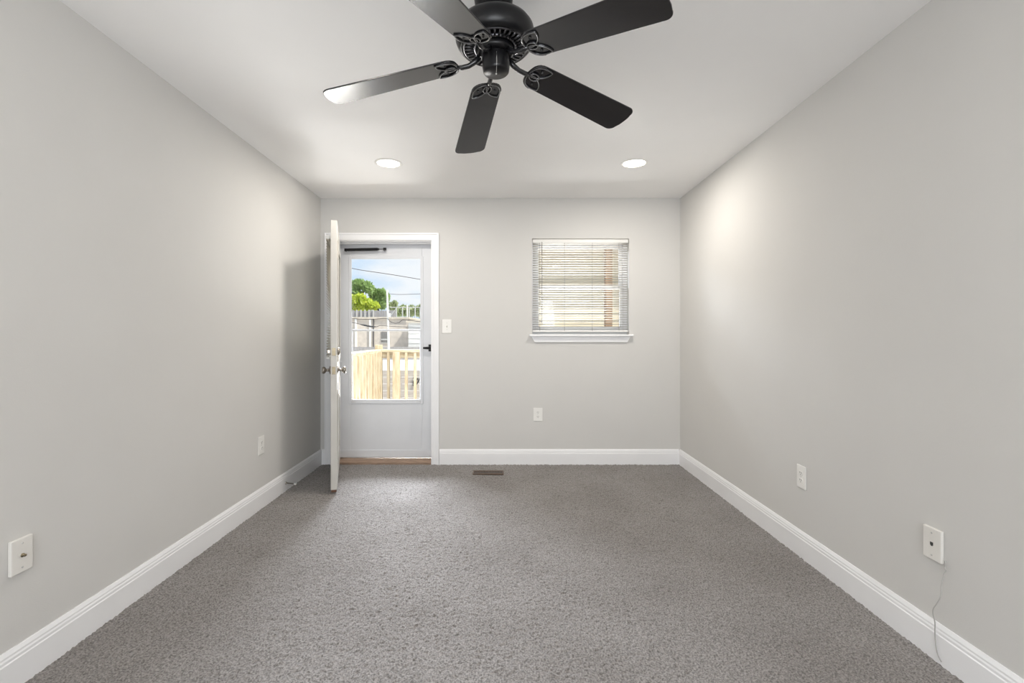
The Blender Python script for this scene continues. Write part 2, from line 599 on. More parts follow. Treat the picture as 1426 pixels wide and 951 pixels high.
b.box((g0.x, YS - 0.004, zb - 0.009), (g1.x, YS + 0.012, zb + 0.009))
b.box((g0.x + 0.001, YS + 0.004, g0.z), (g0.x + 0.008, YS + 0.012, zb - 0.009))
b.box((g1.x - 0.008, YS + 0.004, g0.z), (g1.x - 0.001, YS + 0.012, zb - 0.009))
b.build('sash_rail', M['storm'], sd, local=False, bevel=0.002)
MB().box((g0.x - 0.01, YS + 0.014, zb), (g1.x + 0.01, YS + 0.017, g1.z + 0.01)).build('glass_pane', M['glass'], sd, local=False)
MB().box((g0.x - 0.01, YS + 0.020, g0.z - 0.01), (g1.x + 0.01, YS + 0.023, zb)).build('glass_pane', M['glass'], sd, local=False)
b = MB()
for uu in (489.5, 580.5):
    q = px(uu, 559.5, YS)
    for k in range(4):
        b.box((q.x + k * 0.011, YS - 0.0088, q.z - 0.004), (q.x + k * 0.011 + 0.006, YS - 0.0078, q.z + 0.003))
b.build('sash_latch', M['grey'], sd, local=False)
b = MB()
b.box((SX0 + 0.004, YS - 0.007, 0.036), (SX1 - 0.004, YS - 0.0005, 0.105))
b.build('bottom_sweep', M['storm'], sd, local=False, bevel=0.003)
# pneumatic closer
cl0, cl1, cl2 = px(484.5, 347.8, YS - 0.045), px(526, 347, YS - 0.045), px(537, 346.8, YS - 0.045)
b = MB()
b.cyl(cl0, cl1, 0.0135, 18)
b.cyl(cl1, cl1 + Vector((0.012, 0, 0)), 0.010, 18)
closer = b.build('door_closer', M['black'], sd, local=False)
b = MB()
b.cyl(cl1, cl2, 0.0045, 10)
b.build('piston_rod', M['iron'], closer, loc=sd.location)
closer.children[0].location = (0, 0, 0)
b = MB()
b.box((cl2.x - 0.022, YS - 0.050, cl2.z - 0.012), (cl2.x + 0.006, YS - 0.040, cl2.z + 0.012))
b.box((cl2.x - 0.022, YS - 0.040, cl2.z - 0.012), (cl2.x - 0.016, YS - 0.0005, cl2.z + 0.012))
b.box((cl0.x - 0.032, YS - 0.050, cl0.z - 0.012), (cl0.x - 0.002, YS - 0.040, cl0.z + 0.012))
b.box((cl0.x - 0.032, YS - 0.050, cl0.z - 0.012), (cl0.x - 0.026, YS - 0.0005, cl0.z + 0.012))
b.build('closer_bracket', M['black'], sd, local=False)
# black lever handle
hp = px(598.5, 484.5, YS - 0.02)
b = MB()
b.box((hp.x - 0.014, YS - 0.012, hp.z - 0.033), (hp.x + 0.014, YS - 0.0005, hp.z + 0.033))
b.cyl((hp.x, YS - 0.012, hp.z), (hp.x, YS - 0.04, hp.z), 0.010)
hd = b.build('door_handle', M['black'], sd, local=False, bevel=0.003)
b = MB()
b.tube([(hp.x + 0.012, YS - 0.042, hp.z), (hp.x - 0.02, YS - 0.044, hp.z), (hp.x - 0.058, YS - 0.040, hp.z + 0.001)], [0.013, 0.012, 0.010], 12)
o = b.build('lever', M['black'], hd, loc=sd.location)
o.location = (0, 0, 0)

# ---- open inner door, swung into the room edge-on : door_2
E_ = Vector((-1.255, 3.59))
Hc = Vector(((473.5 - VX) / F * 4.45, 4.45))
ed = (E_ - Hc).normalized()
DW = (E_ - Hc).length
od = tag(empty('door_2', (Hc.x, Hc.y, 0.024), math.atan2(ed.y, ed.x)), kind='structure')
T = 0.045
z0, z1 = 0.0, 2.030
lx0, lx1, lz0, lz1 = 0.15, DW - 0.15, 0.99, 1.87
b = MB()
b.box((0, -T, 0.006), (lx0, 0, z1)).box((lx1, -T, 0.006), (DW, 0, z1))
b.box((lx0, -T, lz1), (lx1, 0, z1)).box((lx0, -T, 0.006), (lx1, 0, lz0))
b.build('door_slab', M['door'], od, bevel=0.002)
b = MB()
for yy0, yy1 in ((-T - 0.008, -T), (0, 0.008)):
    b.box((lx0 - 0.03, yy0, lz0 - 0.03), (lx0 + 0.012, yy1, lz1 + 0.03)).box((lx1 - 0.012, yy0, lz0 - 0.03), (lx1 + 0.03, yy1, lz1 + 0.03))
    b.box((lx0 + 0.012, yy0, lz1 - 0.012), (lx1 - 0.012, yy1, lz1 + 0.03)).box((lx0 + 0.012, yy0, lz0 - 0.03), (lx1 - 0.012, yy1, lz0 + 0.012))
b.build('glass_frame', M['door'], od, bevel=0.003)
MB().box((lx0, -T / 2 - 0.003, lz0), (lx1, -T / 2 + 0.003, lz1)).build('glass_pane', M['glass'], od)
b = MB()
for xa, xb in ((0.12, lx0 + 0.14), (lx1 - 0.14, DW - 0.12)):
    b.box((xa, -T - 0.005, 0.20), (xb, -T, 0.80)).box((xa, 0, 0.20), (xb, 0.005, 0.80))
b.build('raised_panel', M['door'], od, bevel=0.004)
# mini blind on the room face of the door
b = MB()
b.box((0.105, -T - 0.040, 1.905), (DW - 0.095, -T - 0.010, 1.932))
bl = b.build('mini_blind', M['plastic'], od, bevel=0.002)
MB().box((0.11, -T - 0.038, 0.985), (DW - 0.10, -T - 0.014, 0.997)).build('bottom_rail', M['plastic'], bl, bevel=0.001)
slm = MB()
for k in range(5):
    pass
cs, sn = math.cos(0.7), math.sin(0.7)
prof = []
for k in range(5):
    s = (k / 4 - 0.5) * 0.025
    c = 0.0016 * (1 - (2 * k / 4 - 1) ** 2)
    prof.append((s * cs + c * sn, -s * sn + c * cs))
vs = [(x, y, z) for x in (0.11, DW - 0.10) for y, z in prof]
slm.add(vs, [(i, i + 1, 5 + i + 1, 5 + i) for i in range(4)], True)
sl0 = slm.build('slat', M['slat_thin'], bl)
for k in range(42):
    s = sl0 if k == 0 else sl0.copy()
    if k:
        C.objects.link(s)
        s.parent = bl
    s.location = (0, -T - 0.028, 1.008 + k * 0.0215)
# hardware
KZ, BZ = 0.925 - 0.024, 1.066 - 0.024
KX = DW - 0.062
b = MB()
b.box((DW - 0.0005, -T / 2 - 0.0125, KZ - 0.029), (DW + 0.0015, -T / 2 + 0.0125, KZ + 0.029))
b.cyl((DW, -T / 2, KZ), (DW + 0.009, -T / 2, KZ), 0.008)
b.box((DW - 0.0005, -T / 2 - 0.0125, BZ - 0.029), (DW + 0.0015, -T / 2 + 0.0125, BZ + 0.029))
b.build('latch_plate', M['brass'], od)
KP = [(0.0, 0), (0.032, 0), (0.032, 0.004), (0.027, 0.010), (0.012, 0.013), (0.010, 0.030), (0.013, 0.036), (0.024, 0.042),
      (0.027, 0.050), (0.0265, 0.058), (0.022, 0.063), (0.0, 0.064)]
for sgn in (1, -1):
    mt = Matrix.Translation((KX, 0 if sgn > 0 else -T, KZ)) @ Matrix.Rotation(-sgn * PI / 2, 4, 'X')
    MB().lathe(KP, 32, mt).build('door_knob', M['nickel'], od)
db = MB().lathe([(0.0, 0), (0.029, 0), (0.028, 0.012), (0.024, 0.020), (0.0, 0.021)], 28,
                Matrix.Translation((KX, 0, BZ)) @ Matrix.Rotation(-PI / 2, 4, 'X')).build('deadbolt', M['nickel'], od)
b = MB().lathe([(0.0, 0), (0.027, 0), (0.025, 0.005), (0.0, 0.007)], 28, Matrix.Translation((KX, -T, BZ)) @ Matrix.Rotation(PI / 2, 4, 'X'))
tt = b.build('thumb_turn', M['nickel'], od)
MB().box((KX - 0.004, -T - 0.027, BZ - 0.014), (KX + 0.004, -T - 0.005, BZ + 0.014)).build('turn_lever', M['nickel'], tt, bevel=0.002)
b = MB()
for zz in (0.22, 1.02, 1.80):
    hb = MB()
    hb.cyl((-0.004, -T - 0.004, zz - 0.045), (-0.004, -T - 0.004, zz + 0.045), 0.006, 12)
    hb.box((-0.0018, -T, zz - 0.045), (-0.0003, -0.012, zz + 0.045))
    hb.build('hinge', M['brass'], od)
MB().box((0.004, -T + 0.004, -0.012), (DW - 0.002, -0.004, 0.007)).build('door_sweep', M['sweep'], od)

# ---- window in the back wall
wn = tag(empty('window_1', ((WX0 + WX1) / 2, DB + 0.08, WZ0)), kind='structure')
b = MB()
ya, yb = DB + 0.075, DB + 0.135
fw = 0.035
b.box((WX0 - 0.001, ya, WZ0), (WX0 + fw, yb, WZ1)).box((WX1 - fw, ya, WZ0), (WX1 + 0.001, yb, WZ1))
b.box((WX0 + fw, ya, WZ1 - fw), (WX1 - fw, yb, WZ1 + 0.001)).box((WX0 + fw, ya, WZ0 - 0.001), (WX1 - fw, yb, WZ0 + fw))
b.build('window_frame', M['trim'], wn, local=False, bevel=0.002)
mz = (WZ0 + WZ1) / 2
for (nm, y0, za, zc) in (('lower_sash', ya + 0.008, WZ0 + fw, mz + 0.018), ('upper_sash', ya + 0.034, mz - 0.018, WZ1 - fw)):
    b = MB()
    xa, xb = WX0 + fw + 0.001, WX1 - fw - 0.001
    b.box((xa, y0, za), (xa + 0.032, y0 + 0.022, zc)).box((xb - 0.032, y0, za), (xb, y0 + 0.022, zc))
    b.box((xa + 0.032, y0, za), (xb - 0.032, y0 + 0.022, za + 0.036)).box((xa + 0.032, y0, zc - 0.036), (xb - 0.032, y0 + 0.022, zc))
    s = b.build(nm, M['trim'], wn, local=False, bevel=0.002)
    o = MB().box((xa + 0.03, y0 + 0.009, za + 0.034), (xb - 0.03, y0 + 0.012, zc - 0.034)).build('glass_pane', M['glass'], s, loc=wn.location)
    o.location = (0, 0, 0)
# stool and apron
b = MB()
sl, sr = px(737, 468, DB - 0.03).x, px(882, 468, DB - 0.03).x
st = 1.197
b.box((sl, DB - 0.042, st - 0.020), (sr, DB - 0.0005, st))
b.box((WX0 + 0.001, DB - 0.0005, st - 0.020), (WX1 - 0.001, ya, st))
b.build('window_sill', M['trim'], wn, local=False, bevel=0.005)
b = MB()
b.prism([(sl + 0.020, st - 0.020), (sr - 0.020, st - 0.020), (sr - 0.050, st - 0.072), (sl + 0.050, st - 0.072)][::-1], DB - 0.014, DB - 0.0005,
        Matrix(((1, 0, 0, 0), (0, 0, 1, 0), (0, 1, 0, 0), (0, 0, 0, 1))))
b.build('sill_apron', M['trim'], wn, local=False, bevel=0.002)

# unseen window behind the camera, added as an opening for the fill lamp
wn2 = tag(empty('added_rear_window', (0.1, REAR - 0.08, 0.65)), kind='structure')
b = MB()
for (xa, xb, za, zc) in ((-1.1, -1.04, 0.65, 2.25), (1.24, 1.3, 0.65, 2.25), (-1.04, 1.24, 0.65, 0.71), (-1.04, 1.24, 2.19, 2.25), (0.07, 0.13, 0.71, 2.19)):
    b.box((xa, REAR - 0.11, za), (xb, REAR - 0.06, zc))
b.build('window_frame', M['trim'], wn2, local=False)

# ------------------------------------------------------------------ ceiling fan
FC = Vector((-0.0313, 1.7835, EYE + 1.0365))
fan = tag(empty('ceiling_fan', FC, rot=(-0.0104, -0.036, 0)),
          'black five-blade ceiling fan hanging from the white ceiling', 'ceiling fan')
TOPZ = CEIL - FC.z
b = MB().lathe([(0.030, 0.160), (0.050, 0.166), (0.062, 0.178), (0.070, 0.196), (0.072, TOPZ + 0.001)], 48)
b.build('canopy', M['black'], fan)
b = MB().lathe([(0.040, 0.128), (0.044, 0.134), (0.044, 0.150), (0.036, 0.166)], 40)
b.build('coupling', M['black'], fan)
b = MB().lathe([(0.1195, 0.046), (0.121, 0.030), (0.130, 0.031), (0.140, 0.042), (0.1465, 0.060), (0.148, 0.080), (0.145, 0.096), (0.134, 0.113),
                (0.112, 0.126), (0.080, 0.134), (0.040, 0.137)], 72, cap=False)
b.lathe([(0.1195, 0.046), (0.03, 0.050)], 72, cap=False)
b.build('motor_housing', M['black'], fan)
b = MB()
NR = 36
b.lathe([(0.070, 0.040), (0.070, 0.026), (0.080, 0.026), (0.083, 0.031), (0.083, 0.040)], 60, cap=False)
b.lathe([(0.113, 0.040), (0.113, 0.029), (0.117, 0.027), (0.1215, 0.030), (0.1215, 0.040)], 60, cap=False)
for i in range(NR):
    a = 2 * PI * i / NR
    m = Matrix.Rotation(a, 4, 'Z')
    b.tube([(0.080, 0, 0.029), (0.097, 0, 0.028), (0.115, 0, 0.030)], 0.0042, 8, mtx=m)
b.build('vent_grille', M['grille'], fan)
b = MB().lathe([(0.0, 0.030), (0.069, 0.030), (0.069, 0.012), (0.064, 0.006), (0.052, 0.004), (0.0, 0.004)], 48)
b.build('flywheel', M['black'], fan)
b = MB().lathe([(0.0, 0.004), (0.049, 0.004), (0.051, -0.002), (0.051, -0.040), (0.049, -0.052), (0.0475, -0.060), (0.044, -0.0635), (0.0, -0.0640)][::-1], 48)
swh = b.build('switch_housing', M['black'], fan)
b = MB()
b.tube([(0.004, -0.0518, -0.012), (0.004, -0.0525, -0.030), (0.003, -0.0505, -0.054), (0.002, -0.042, -0.066), (0.001, -0.004, -0.0655)], 0.0009, 6)
b.lathe([(0.0, -0.068), (0.003, -0.067), (0.0035, -0.064)], 14, cap=False)
b.build('thin_wire', M['grey'], swh)  # thin grey wire down the housing side to the cap centre


def blade_outline():
    r0, r1 = 0.146, 0.663
    w0, w1 = 0.0625, 0.0765

    def hw(r):
        return w0 + (w1 - w0) * (r - r0) / (r1 - r0)
    pts = []
    # rounded root
    for k in range(13):
        a = PI / 2 + PI * k / 12
        c, s = math.cos(a), math.sin(a)
        r = r0 + 0.050 + 0.050 * (-(abs(c) ** 0.85)) if c < 0 else r0 + 0.05
        pts.append((r, hw(r0 + 0.05) * (1 if s > 0 else -1) * abs(s) ** 0.75))
    # tip corners
    cr = 0.030
    for k in range(9):
        a = -PI / 2 + PI / 2 * k / 8
        pts.append((r1 - 0.006 - cr + cr * math.cos(a), -hw(r1) + cr + cr * math.sin(a)))
    pts.append((r1 - 0.001, -0.025))
    pts.append((r1, 0.0))
    pts.append((r1 - 0.001, 0.025))
    for k in range(9):
        a = PI / 2 * k / 8
        pts.append((r1 - 0.006 - cr + cr * math.cos(a), hw(r1) - cr + cr * math.sin(a)))
    out = []
    for p in pts:
        if not out or (Vector(p) - Vector(out[-1])).length > 1e-5:
            out.append(p)
    return out


def qb(p0, p1, p2, n=9):
    return [((1 - t) ** 2 * p0[0] + 2 * t * (1 - t) * p1[0] + t * t * p2[0], (1 - t) ** 2 * p0[1] + 2 * t * (1 - t) * p1[1] + t * t * p2[1])
            for t in [i / n for i in range(n + 1)]]


blade_mb = MB().prism(blade_outline(), -0.0028, 0.0028)
iron_mb = MB()
edge_mb = MB()
ZI = -0.0050
for s in (1, -1):
    outer = qb((0.149, 0.0), (0.150, 0.048 * s), (0.186, 0.056 * s), 8) + qb((0.186, 0.056 * s), (0.205, 0.060 * s), (0.226, 0.054 * s), 5)[1:]
    inner = qb((0.226, 0.054 * s), (0.224, 0.024 * s), (0.199, 0.008 * s), 7)[1:] + qb((0.199, 0.008 * s), (0.180, -0.010 * s), (0.149, 0.0), 6)[1:-1]
    iron_mb.tube([(x, y, ZI) for x, y in outer + inner], 0.0036, 8, closed=True, flat=0.9)
    edge_mb.tube([(x, y, ZI - 0.0030) for x, y in outer + inner], 0.0013, 6, closed=True)
    rim = qb((0.147, 0.0), (0.146, 0.054 * s), (0.192, 0.0595 * s), 10)
    iron_mb.tube([(x, y, ZI + 0.001) for x, y in rim], 0.0052, 8, flat=0.8)
iron_mb.tube([(0.176 + 0.021 * math.cos(a), 0.017 * math.sin(a), ZI - 0.001) for a in [2 * PI * i / 20 for i in range(20)]], 0.0034, 8, closed=True)
edge_mb.tube([(0.176 + 0.021 * math.cos(a), 0.017 * math.sin(a), ZI - 0.004) for a in [2 * PI * i / 20 for i in range(20)]], 0.0013, 6, closed=True)
iron_mb.tube([(0.060, 0, 0.012), (0.080, 0, -0.002), (0.105, 0, -0.010), (0.130, 0, -0.010), (0.158, 0, ZI)], [0.010, 0.010, 0.009, 0.009, 0.007], 12)
for q in ((0.19, 0.036), (0.19, -0.036), (0.157, 0.0)):
    iron_mb.lathe([(0.0, ZI - 0.004), (0.004, ZI - 0.003), (0.005, ZI)], 12, Matrix.Translation((q[0], q[1], 0)), cap=False)
bl0 = blade_mb.build('blade', M['blade'], fan, bevel=0.0012)
ir0 = iron_mb.build('blade_iron', M['iron'], fan)
ed0 = edge_mb.build('scroll_edge', M['edge'], ir0)
for k in range(5):
    a = 1.8019 + k * 2 * PI / 5
    R = Matrix.Rotation(a, 4, 'Z') @ Matrix.Rotation(0.163, 4, 'Y') @ Matrix.Rotation(-0.157, 4, 'X')
    if k == 0:
        o, i2 = bl0, ir0
    else:
        o, i2 = bl0.copy(), ir0.copy()
        for q in (o, i2):
            C.objects.link(q)
            q.parent = fan
        e2 = ed0.copy()
        C.objects.link(e2)
        e2.parent = i2
    o.rotation_euler = R.to_euler()
    i2.rotation_euler = R.to_euler()

# ------------------------------------------------------------------ recessed lights
def downlight(x, y, label, power):
    r = tag(empty('recessed_light', (x, y, CEIL)), label, 'ceiling light', 'recessed ceiling lights')
    b = MB().lathe([(0.099, 0.0004), (0.099, -0.004), (0.095, -0.0065), (0.084, -0.007), (0.080, -0.004), (0.079, 0.0)], 48, cap=False)
    b.build('trim_ring', M['plastic'], r)
    b = MB().lathe([(0.0, -0.0058), (0.06, -0.0052), (0.0795, -0.0035)], 48, cap=False)
    b.build('lens', M['lens'], r)
    l = light('lamp_light', 'AREA', (x, y, CEIL - 0.012), power, (1.0, 0.94, 0.86), None, shape='DISK', size=0.15)
    return r


downlight(-0.845, 3.493, 'lit recessed ceiling light above the glazed door, on the left', LAMP)
downlight(0.952, 3.493, 'lit recessed ceiling light near the window and right wall', LAMP)
downlight(-0.845, 0.35, 'added recessed ceiling light, unseen behind the camera, left side', LAMP_REAR)  # this pair is added out of view for extra room light
downlight(0.952, 0.35, 'added recessed ceiling light, unseen behind the camera, right side', LAMP_REAR)

# ------------------------------------------------------------------ window blind
HX = (WX0 + WX1) / 2
BW = (WX1 - WX0) / 2 - 0.006
blind = tag(empty('window_blind', (HX, DB + 0.022, WZ0)), 'white horizontal slat blind hanging in the window opening', 'blind')
HT = WZ1 - WZ0
b = MB()
b.box((-BW, -0.014, HT - 0.036), (BW, 0.014, HT - 0.006))
b.build('headrail', M['plastic'], blind, bevel=0.002)
b = MB()
b.box((-BW, -0.012, 0.022), (BW, 0.012, 0.036))
b.build('bottom_rail', M['plastic'], blind, bevel=0.003)
tl = 0.16
prof = []
for k in range(7):
    s = (k / 6 - 0.5) * 0.0255
    c = 0.0018 * (1 - (2 * k / 6 - 1) ** 2)
    prof.append((s * math.cos(tl) + c * math.sin(tl), -s * math.sin(tl) + c * math.cos(tl)))
b = MB()
b.add([(x, y, z) for x in (-BW + 0.002, BW - 0.002) for y, z in prof], [(i, i + 1, 7 + i + 1, 7 + i) for i in range(6)], True)
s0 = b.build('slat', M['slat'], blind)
NS = 37
zs0, zs1 = 0.048, HT - 0.048
for k in range(NS):
    s = s0 if k == 0 else s0.copy()
    if k:
        C.objects.link(s)
        s.parent = blind
    s.location = (0, 0, zs0 + (zs1 - zs0) * k / (NS - 1))
for uu in (786.5, 825.3, 862.5, 752):
    x = px(uu, 400, DB).x - HX
    b = MB()
    b.cyl((x, -0.0125, 0.03), (x, -0.0125, HT - 0.03), 0.0009, 6)
    b.cyl((x, 0.0125, 0.03), (x, 0.0125, HT - 0.03), 0.0009, 6)
    b.build('ladder_cord', M['wand'], blind)
x = px(754.8, 400, DB).x - HX
b = MB()
b.cyl((x, -0.020, px(754, 453, DB).z - WZ0), (x, -0.018, HT - 0.03), 0.0030, 8)
b.build('tilt_wand', M['wand'], blind)


# ------------------------------------------------------------------ outlets, switch, plates
def wall_thing(name, loc, rz, label, cat, group=None):
    return tag(empty(name, loc, rz), label, cat, group)


def plate(parent, m, w=0.076, h=0.120):
    o = MB().box((-w / 2, -0.006, -h / 2), (w / 2, -0.0002, h / 2)).build('plate', m, parent, bevel=0.0025)
    return o


def outlet(loc, rz, label, w=0.076, h=0.120):
    r = wall_thing('wall_outlet', loc, rz, label, 'outlet')
    plate(r, M['plastic'], w, h)
    for zc in (0.0195, -0.0195):
        pts = []
        for k in range(24):
            a = 2 * PI * k / 24
            pts.append((0.017 * math.cos(a), max(-0.0125, min(0.0125, 0.017 * math.sin(a))) + zc))
        mt = Matrix(((1, 0, 0, 0), (0, 0, -1, 0), (0, 1, 0, 0), (0, 0, 0, 1)))
        rc = MB().prism(pts, 0.0058, 0.0078, mt).build('receptacle', M['plastic'], r)
        s = MB()
        s.box((-0.0075, -0.0084, zc - 0.001), (-0.0050, -0.0076, zc + 0.008))
        s.box((0.0050, -0.0084, zc - 0.001), (0.0075, -0.0076, zc + 0.007))
        s.lathe([(0.0, 0.0), (0.0024, 0.0)], 12, Matrix.Translation((0, -0.0082, zc - 0.0075)) @ Matrix.Rotation(PI / 2, 4, 'X'), cap=False)
        s.build('slot', M['slot'], rc)
    MB().lathe([(0.0, 0.0075), (0.0025, 0.007), (0.003, 0.0058)], 12, Matrix.Rotation(PI / 2, 4, 'X'), cap=False).build('screw', M['grey'], r)
    return r


outlet((px(749, 577, DB).x, DB, px(749, 577, DB).z), 0, 'white duplex outlet on the far wall below the window', 0.084, 0.122)
RL, RR = PI / 2 + 0.0093, -PI / 2 - 0.0093
outlet((XL(3.295), 3.295, 0.432), RL, 'white duplex outlet on the left wall near the open door', 0.082, 0.125)
outlet((XR(2.574), 2.574, 0.43), RR, 'white duplex outlet on the right wall above the baseboard', 0.078, 0.122)

p = px(622.3, 454.3, DB)
r = wall_thing('light_switch', (p.x, DB, p.z), 0, 'white toggle light switch on the wall beside the glazed door', 'light switch')
plate(r, M['plastic'], 0.086, 0.126)
tg = MB()
tg.box((-0.005, -0.0075, -0.012), (0.005, -0.0058, 0.012))
tg.add([(-0.004, -0.007, -0.006), (0.004, -0.007, -0.006), (0.004, -0.007, 0.006), (-0.004, -0.007, 0.006),
        (-0.0035, -0.020, 0.003), (0.0035, -0.020, 0.003), (0.0035, -0.018, 0.010), (-0.0035, -0.018, 0.010)],
       [(0, 1, 5, 4), (1, 2, 6, 5), (2, 3, 7, 6), (3, 0, 4, 7), (4, 5, 6, 7)])
tg.build('toggle', M['almond'], r)
for zc in (0.030, -0.030):
    MB().lathe([(0.0, 0.0075), (0.0025, 0.007), (0.003, 0.0058)], 12, Matrix.Translation((0, 0, zc)) @ Matrix.Rotation(PI / 2, 4, 'X'), cap=False).build('screw', M['grey'], r)


def jack_plate(name, loc, rz, label, cat, coax, size=(0.076, 0.118)):
    r = wall_thing(name, loc, rz, label, cat)
    b = MB().box((-size[0] / 2, -0.0125, -size[1] / 2), (size[0] / 2, -0.0002, size[1] / 2))
    b.build('plate', M['almond'], r, bevel=0.003)
    for zc in (0.041, -0.041):
        MB().lathe([(0.0, 0.0145), (0.003, 0.014), (0.0035, 0.0122)], 12, Matrix.Translation((0, 0, zc)) @ Matrix.Rotation(PI / 2, 4, 'X'), cap=False).build('screw', M['grey'], r)
    b = MB()
    if coax:
        b.lathe([(0.0, 0.024), (0.0045, 0.024), (0.0045, 0.015), (0.007, 0.015), (0.007, 0.0122)], 6, Matrix.Rotation(PI / 2, 4, 'X'), cap=False)
        b.build('coax_connector', M['brass'], r)
    else:
        b.box((-0.006, -0.0132, -0.005), (0.006, -0.0122, 0.006)).box((-0.003, -0.0132, -0.008), (0.003, -0.0122, -0.005))
        b.build('phone_socket', M['slot'], r)
    return r


jack_plate('cable_plate', (XL(1.637), 1.637, 0.442), RL, 'off-white coax cable wall plate on the left wall near the baseboard', 'wall plate', True)
jack_plate('phone_plate', (XR(1.772), 1.772, 0.422), RR, 'off-white telephone wall plate on the right wall with a loose wire', 'wall plate', False)


# loose telephone wire under the plate
def on_right(u, v, off=0.0):
    # point on the right wall (moved into the room by off) seen at pixel u, v
    k = (u - VX) / F
    y = (1.624 - 0.0093 * DB - off) / (k - 0.0093)
    return Vector((k * y, y, EYE - (v - VY) / F * y))


wp = [on_right(1315.5, 781, 0.010), on_right(1317, 786, 0.010), on_right(1315.5, 791, 0.012), on_right(1317.5, 795, 0.014), on_right(1314.5, 800, 0.016),
      on_right(1311, 815, 0.024), on_right(1310, 830, 0.030), on_right(1305, 840, 0.033), on_right(1299.5, 848, 0.033), on_right(1299.5, 856, 0.030),
      on_right(1302, 867, 0.025), on_right(1302, 880, 0.022), on_right(1303, 895, 0.020), on_right(1305.5, 910, 0.019), on_right(1311, 922, 0.019)]


def smooth_path(p, n=6):
    out = []
    for i in range(len(p) - 1):
        a, b, c, d = p[max(i - 1, 0)], p[i], p[i + 1], p[min(i + 2, len(p) - 1)]
        for k in range(n):
            t = k / n
            out.append(0.5 * ((2 * b) + (c - a) * t + (2 * a - 5 * b + 4 * c - d) * t * t + (3 * b - a - 3 * c + d) * t ** 3))
    out.append(p[-1])
    return out


b = MB()
b.tube(smooth_path(wp), 0.0019, 8)
tag(b.build('phone_wire', M['wire_w'], loc=wp[0]), 'thin pale wire dangling from the telephone plate over the right baseboard', 'wire')

# spring door stop on the left baseboard
yd = 3.646
ds = tag(empty('door_stop', (XL(yd) + 0.015, yd, 0.062)), 'thin spring door stop on the left baseboard near the open door', 'door stop')
b = MB().lathe([(0.0, 0), (0.010, 0), (0.010, 0.003), (0.005, 0.010)], 16, Matrix.Rotation(PI / 2, 4, 'Y'), cap=False)
b.build('base', M['nickel'], ds)
dx = Vector((0.072, -0.012, -0.004))
path = []
for k in range(160):
    t = k / 159
    a = 2 * PI * 20 * t
    path.append(Vector((0.008, 0, 0)) + dx * t * 0.92 + Vector((0, math.cos(a), math.sin(a))) * 0.0042)
MB().tube(path, 0.0009, 5).build('spring', M['nickel'], ds)
MB().cyl(Vector((0.006, 0, 0)) + dx * 0.9, Vector((0.006, 0, 0)) + dx * 1.1, 0.007, 14, 0.006).build('rubber_tip', M['rubber'], ds)

# floor register set in the carpet
fv = tag(empty('floor_vent', (-0.135, 4.115, 0.0)), 'brown metal floor register in the carpet by the far wall', 'floor vent')
b = MB()
L, D = 0.132, 0.052
b.box((-L, -D, 0.002), (L, -D + 0.016, 0.011)).box((-L, D - 0.016, 0.002), (L, D, 0.011))
b.box((-L, -D + 0.016, 0.002), (-L + 0.012, D - 0.016, 0.011)).box((L - 0.012, -D + 0.016, 0.002), (L, D - 0.016, 0.011))
b.build('frame', M['vent'], fv, bevel=0.002)
b = MB()
for k in range(17):
    x = -L + 0.024 + k * (2 * L - 0.048) / 16
    b.box((x - 0.0026, -D + 0.016, 0.004), (x + 0.0026, D - 0.016, 0.0102))
b.build('louver', M['vent'], fv)
MB().box((-L + 0.008, -D + 0.010, 0.0015), (L - 0.008, D - 0.010, 0.0055)).build('damper', M['slot'], fv)

# ------------------------------------------------------------------ outside: deck, railing
GZ = -1.20
b = MB()
b.box((-70, YB + 0.3, GZ - 0.3), (90, 150, GZ))
tag(b.build('ground', M['concrete']), kind='structure')
dk = tag(empty('wooden_deck', (0.1, 5.6, GZ)), 'raised wooden deck outside the glazed door', 'deck')
b = MB()
for k in range(15):
    y = YB + 0.085 + k * 0.142
    b.box((-1.80, y, -0.095), (2.2, y + 0.136, -0.057))
b.build('deck_boards', M['deck'], dk, local=False)
b = MB()
b.box((-1.80, YB + 0.085, -0.30), (2.2, YB + 0.123, -0.095)).box((-1.80, 6.62, -0.30), (2.2, 6.66, -0.095))
b.box((-1.80, YB + 0.12, -0.30), (-1.76, 6.62, -0.095)).box((2.16, YB + 0.12, -0.30), (2.2, 6.62, -0.095))
b.build('deck_joist', M['deck'], dk, local=False)
for xx in (-1.7, 2.08):
    MB().box((xx - 0.06, 6.5, GZ), (xx + 0.06, 6.62, -0.30)).build('deck_post', M['pine'], dk, local=False)

YR = 6.60
RT = 0.985                                # top of the cap board
rl = tag(empty('deck_railing', (0.1, YR, -0.057)), 'pale timber deck railing with square balusters beyond the glazed door', 'railing')
XC = px(530, 490, YR).x
b = MB()
b.box((XC - 0.07, YR - 0.06, RT - 0.036), (2.2, YR + 0.08, RT))
b.box((XC - 0.10, YB + 0.10, RT - 0.036), (XC + 0.04, YR - 0.061, RT))
b.build('cap_board', M['pine_h'], rl, local=False, bevel=0.003)
b = MB()
b.box((XC + 0.02, YR - 0.02, RT - 0.115), (2.2, YR + 0.018, RT - 0.037))
b.box((XC - 0.02, YB + 0.10, RT - 0.125), (XC + 0.018, YR - 0.021, RT - 0.037))
b.box((XC + 0.02, YR - 0.02, 0.02), (2.2, YR + 0.018, 0.108))
b.box((XC - 0.02, YB + 0.10, 0.02), (XC + 0.018, YR - 0.021, 0.108))
b.build('rail_board', M['pine_h'], rl, local=False, bevel=0.003)
for uu in (553.5,):
    x = px(uu, 500, YR).x
    MB().box((x - 0.0445, YR - 0.110, -0.057), (x + 0.0445, YR - 0.021, RT - 0.037)).build('rail_post', M['pine'], rl, local=False, bevel=0.004)
